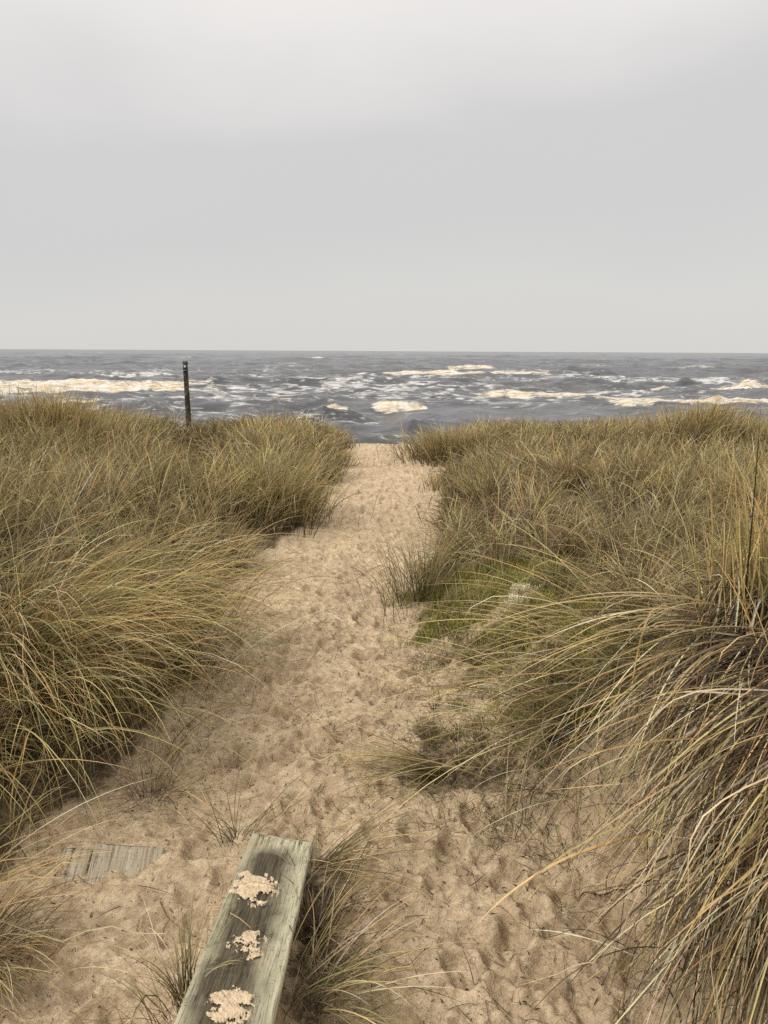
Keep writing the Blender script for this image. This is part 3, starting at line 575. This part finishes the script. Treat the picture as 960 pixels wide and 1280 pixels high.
# ------------------------------------------------------------------ the sloping plank
def plank_mesh(L, W, T, ns, seed, jag=.012, cracks=(), cup=.003):
    xs = np.linspace(-1, 1, 61); prof = []
    top = [(a * W / 2, 0) for a in xs]; bev = .007
    top = [(x, -bev * max(0, (abs(x) - (W / 2 - bev)) / bev) ** 2) for x, _ in top]
    ring = top + [(W / 2, -T * .5), (W / 2 - .002, -T)] + [(a * W / 2 * .98, -T) for a in np.linspace(.9, -.9, 7)] + [(-W / 2 + .002, -T), (-W / 2, -T * .5)]
    ring = np.array(ring); nr = len(ring)
    s = np.concatenate([[0], np.geomspace(.004, .12, 26), np.linspace(.12, L, ns)[1:]])
    S, K = np.meshgrid(s, np.arange(nr), indexing='ij'); x = ring[K, 0]; z = ring[K, 1].copy()
    endo = jag * (vnoise(ring[:, 0] * 95, ring[:, 0] * 0, seed) - .35 + .5 * (vnoise(ring[:, 0] * 30, ring[:, 0] * 0, seed + 1) - .5))
    y = S + endo[K] * np.exp(-S / .02)
    istop = K < 61
    z += np.where(istop, -cup * (1 - (x / (W / 2)) ** 2) - .0016 * vnoise(x * 170, S * 2.2, seed + 2) - .002 * vnoise(x * 60, S * 1.5, seed + 3), 0)
    for cx, cw, cl, cd in cracks: z += np.where(istop, -cd * np.exp(-((x - cx - .004 * (vnoise(S * 30, S * 0, 9) - .5)) / cw) ** 2) * (1 - sstep(cl * .5, cl, S)), 0)
    x = x + .0025 * (vnoise(S * 7, K * 0.0 + (x > 0), seed + 5) - .5)
    v = np.stack([x.ravel(), y.ravel(), z.ravel()], 1)
    i = (np.arange(len(s) - 1)[:, None] * nr + np.arange(nr)[None]); j = i // nr * nr + (i + 1) % nr
    f = np.stack([i, i + nr, j + nr, j], 2).reshape(-1, 4)
    # end caps: fans from the end's middle, as degenerate-free quads between mirrored ring points
    c = []
    for base in (0, (len(s) - 1) * nr):
        m = nr // 2
        for q in range(m - 1):
            a1, b1, a2, b2 = base + q, base + q + 1, base + nr - 1 - q, base + nr - 2 - q
            if len({a1, b1, a2, b2}) == 4: c.append((a1, b1, b2, a2) if base == 0 else (a1, a2, b2, b1))
    return v, np.concatenate([f, np.array(c)])
cr = [(R.uniform(-.8, .8) * PW / 2, R.uniform(.0009, .002), R.uniform(.05, .16), R.uniform(.006, .014)) for _ in range(13)] + [(.006, .0014, 1.3, .006), (-.012, .001, .7, .003)]
v, f = plank_mesh(PL, PW, .045, 150, 401, .016, cr)
pk = mesh_obj('plank', v, f, M_PLANK, smooth=True); pk.matrix_world = PLANK_M
tag(pk, 'long weathered grey-green plank sloping up from the sand at the bottom', 'plank')

def sand_pile(label, px, py, rx, ry, hgt, seed, thr=.50):
    cx, cy = plank_pt(px, py); n = 90
    a, b = np.meshgrid(np.linspace(-1.35, 1.35, n), np.linspace(-1.35, 1.35, n)); x, y = a * rx, b * ry
    rr = np.hypot(a, b)
    f1 = fbm(a * 1.7 + seed, b * 2.1, 5, 500 + seed, .62); m = f1 * 1.35 - .17 + .36 * (1 - rr ** 2) - 3 * np.clip(np.abs(x + cx) / (PW * .47) - 1, 0, 1)  - thr - .03 + .10 * (fbm(a * 11, b * 11, 3, 530 + seed) - .5)
    m = np.maximum(m, (fbm(a * 15, b * 15, 2, 540 + seed) - .70) * .8 * (rr < 1.05)); hh = np.clip(m, 0, .3) ** .8 * hgt * .70 * (.35 + 1.3 * fbm(a * 8, b * 8, 3, 510 + seed)) + (fbm(a * 22, b * 22, 2, 520) - .5) * .004
    z = np.where(m > 0, hh, -.004) - .0022
    fc = grid_faces(n, n); mk = ((m > -.012) & (np.abs(x + cx) < PW * .485) & (rr < 1.3)).ravel()[fc].all(1); fc = fc[mk]
    used, inv = np.unique(fc, return_inverse=True); v = np.stack([x.ravel(), y.ravel(), z.ravel()], 1)[used]
    o = mesh_obj('sand_pile', v, inv.reshape(-1, 4), M_PILE)
    o.matrix_world = PLANK_M @ Matrix.Translation((cx, cy, .001))
    return tag(o, label, 'sand pile', 'sand lying on the plank')
sand_pile('largest patch of pale sand on the plank, nearest its cracked end', 314, 1108, .062, .085, .014, 3, .49)
sand_pile('middle patch of pale sand on the plank, the smallest of three', 310, 1178, .042, .052, .011, 8, .50)
sand_pile('patch of pale sand on the plank nearest the bottom of the picture', 287, 1254, .050, .050, .012, 14, .48)

# ------------------------------------------------------------------ the two half-buried boards
def step_board(label, px, py, W, L, tilt, roll, seed, lift):
    q = hit(px, py); z = float(ground(np.array([q[0]]), np.array([q[1]]))[0])
    v, f = plank_mesh(L, W, .04, 40, seed, .004, [(R.uniform(-.45, .45) * W, R.uniform(.0010, .0022), 9, R.uniform(.005, .011)) for _ in range(6)], .001)
    o = mesh_obj('buried_board', v, f, M_STEP)
    o.matrix_world = Matrix.Translation((q[0], q[1], z + lift)) @ Matrix.Rotation(math.atan2(-BO[1][0], BO[1][1]), 4, 'Z') @ Matrix.Rotation(rad(tilt), 4, 'X') @ Matrix.Rotation(rad(roll), 4, 'Y')
    return tag(o, label, 'board', 'half-buried step boards')
step_board('pale grooved board end poking from the drifted sand left of the plank', 163, 1073, .225, .30, -36, -9, 431, .060)
step_board('darker board end half hidden beside the paler buried board at left', 95, 1076, .11, .30, -34, 8, 437, .030)

# ------------------------------------------------------------------ marker post
base = on_plane(237, 548, .12); bx, by = float(base[0]), float(base[1]); zb = float(ground(np.array([bx]), np.array([by]))[0]) - .15
topz = CAM_Z + ray(231, 452)[2] * (by / ray(231, 452)[1]); HT = topz - zb
post = bpy.data.objects.new('marker_post', None); C.objects.link(post); post.location = (bx, by, zb); post.rotation_euler = (0, rad(-.6), rad(8))
tag(post, 'dark slender timber post with a small blue and white marker at left', 'post')
def tapered(w0, w1, h, z0=0.0, bev=.012, seg=26, seed=0, rough=.004):
    ring = []
    for k in range(4):
        for d_ in (-1, 1):
            ang = math.pi / 4 + k * math.pi / 2
            ring.append((math.copysign(1, math.cos(ang)), math.copysign(1, math.sin(ang)), k, d_))
    vs, nr = [], 8
    for i in range(seg + 1):
        t = i / seg; w = (w0 * (1 - t) + w1 * t) / 2
        for sx, sy, k, d_ in ring:
            ax = (k % 2 == 0); inset = bev
            first = (d_ == -1)
            px_, py_ = sx * w, sy * w
            if ax == first: px_ -= sx * inset
            else: py_ -= sy * inset
            j = rough * (float(vnoise(np.array([t * 9.0]), np.array([k * 3.1 + d_]), 600 + seed)[0]) - .5)
            vs.append((px_ + j, py_ + j, z0 + h * t))
    # order ring by angle
    o = sorted(range(8), key=lambda q: math.atan2(vs[q][1], vs[q][0])); vs2 = []
    for i in range(seg + 1): vs2 += [vs[i * 8 + q] for q in o]
    f = [(i * 8 + q, i * 8 + (q + 1) % 8, (i + 1) * 8 + (q + 1) % 8, (i + 1) * 8 + q) for i in range(seg) for q in range(8)]
    for b0, fl in ((0, True), (seg * 8, False)):
        for q in ((0, 1, 2, 3), (0, 3, 4, 7), (4, 5, 6, 7)):
            g = tuple(b0 + k for k in q); f.append(g[::-1] if fl else g)
    return np.array(vs2), np.array(f)
v, f = tapered(.088, .076, HT - .035, seed=1); mesh_obj('shaft', v, f, M_POST, post, smooth=False)
v, f = tapered(.093, .087, .045, HT - .037, .014, 4, 2, .003); mesh_obj('cap', v, f, mat_plain('mossy_cap', (.10, .105, .055), .9, .4), post, smooth=False)
def plate(w, h, t, y, z, bev=.004):
    bm2 = bmesh.new(); bmesh.ops.create_cube(bm2, size=1, matrix=Matrix.Translation((0, y, z)) @ Matrix.Diagonal((w, t, h, 1)))
    bmesh.ops.bevel(bm2, geom=bm2.edges[:], offset=min(bev, t * .4), segments=2, affect='EDGES'); bmesh.ops.triangulate(bm2, faces=bm2.faces[:])
    v = np.array([q.co[:] for q in bm2.verts]); f = np.array([[q.index for q in fc.verts] for fc in bm2.faces]); bm2.free(); return v, f
v, f = plate(.068, .125, .008, -.043, HT - .105); pl = mesh_obj('marker_plate', v, f, mat_plain('blue_black_plate', (.022, .03, .06), .45, .2), post, smooth=False)
v, f = plate(.026, .030, 0.004, -.0485, HT - .085); mesh_obj('mark', v, f, mat_plain('white_paint', (.8, .8, .8), .5, .05), pl, smooth=False)
v, f = plate(.062, .014, .003, -.0478, HT - .148); mesh_obj('stripe', v, f, mat_plain('blue_paint', (.16, .22, .34), .5, .1), pl, smooth=False)

# ------------------------------------------------------------------ sky, sun, camera
SUN_EL, SUN_AZ = rad(50), rad(-118)             # azimuth measured from +Y toward +X
w = bpy.data.worlds.new('World'); bpy.context.scene.world = w; w.use_nodes = True; t = w.node_tree; t.nodes.clear()
def N(typ, ins=None, **kw):
    nd = t.nodes.new(typ)
    for k, v in kw.items(): setattr(nd, k, v)
    for k, v in (ins or {}).items():
        if isinstance(v, bpy.types.NodeSocket): t.links.new(v, nd.inputs[k])
        else: nd.inputs[k].default_value = v
    return nd
sky = N('ShaderNodeTexSky', sky_type='NISHITA', sun_disc=False, sun_elevation=SUN_EL, sun_rotation=SUN_AZ)
tc_ = N('ShaderNodeTexCoord').outputs['Generated']; sx = N('ShaderNodeSeparateXYZ', {0: tc_})
nz = N('ShaderNodeTexNoise', {'Vector': N('ShaderNodeMapping', {'Vector': tc_, 'Scale': (1, 1, 2.4)}).outputs[0], 'Scale': 2.2, 'Detail': 5, 'Roughness': .5}).outputs['Fac']
def ma(op, a, b): return N('ShaderNodeMath', {0: a, 1: b}, operation=op).outputs[0]
el = ma('ADD', sx.outputs[2], ma('MULTIPLY', ma('SUBTRACT', nz, .5), .20)); el = ma('SUBTRACT', el, ma('MULTIPLY', sx.outputs[0], .07))
rp = N('ShaderNodeValToRGB', {'Fac': el}); e = rp.color_ramp.elements
ST = [(0.0, (6.9, 6.78, 6.55)), (.05, (6.95, 6.85, 6.62)), (.15, (6.55, 6.5, 6.42)), (.25, (6.7, 6.6, 6.55)), (.34, (8.2, 7.95, 7.75)), (.42, (9.4, 9.1, 8.8)), (.54, (11.5, 11.1, 10.7)), (1.0, (13.5, 13.0, 12.4))]
e[0].position, e[0].color = 0, (*[q / 20 for q in ST[0][1]], 1); e[1].position, e[1].color = 1, (*[q / 20 for q in ST[-1][1]], 1)
for p, c in ST[1:-1]: el_ = e.new(p); el_.color = (*[q / 20 for q in c], 1)
sc10 = N('ShaderNodeVectorMath', {0: rp.outputs[0], 1: (20, 20, 20)}, operation='MULTIPLY').outputs[0]
mx = N('ShaderNodeMix', data_type='RGBA'); mx.inputs[0].default_value = .95
t.links.new(sky.outputs[0], mx.inputs[6]); t.links.new(sc10, mx.inputs[7])
bg = N('ShaderNodeBackground', {'Color': mx.outputs[2], 'Strength': .1}); N('ShaderNodeOutputWorld', {'Surface': bg.outputs[0]})
sl_ = bpy.data.lights.new('sun', 'SUN'); sl_.energy = 2.3; sl_.angle = rad(10); sl_.color = (1, .95, .87)
so = bpy.data.objects.new('sun', sl_); C.objects.link(so)
dv = Vector((math.sin(SUN_AZ) * math.cos(SUN_EL), math.cos(SUN_AZ) * math.cos(SUN_EL), math.sin(SUN_EL))); so.rotation_euler = dv.to_track_quat('Z', 'Y').to_euler()

cd = bpy.data.cameras.new('camera'); cam = bpy.data.objects.new('camera', cd); C.objects.link(cam)
cd.sensor_fit = 'AUTO'; cd.sensor_width = 36; cd.lens = 36 * F / 1280; cd.clip_start = .05; cd.clip_end = 20000
cam.matrix_world = Matrix.Translation((0, 0, CAM_Z)) @ Matrix.Rotation(math.pi / 2 - PITCH, 4, 'X') @ Matrix.Rotation(ROLL * -1, 4, 'Z')
cd.dof.use_dof = True; cd.dof.focus_distance = 3.4; cd.dof.aperture_fstop = 20
S = bpy.context.scene; S.camera = cam; S.render.engine = 'CYCLES'
S.view_settings.view_transform = 'Standard'; S.view_settings.look = 'None'; S.view_settings.exposure = 0
S.cycles.max_bounces = 6; S.cycles.diffuse_bounces = 3; S.cycles.glossy_bounces = 2; S.cycles.transmission_bounces = 2
S.cycles.use_denoising = False; S.cycles.use_adaptive_sampling = False; S.cycles.sample_clamp_indirect = 4
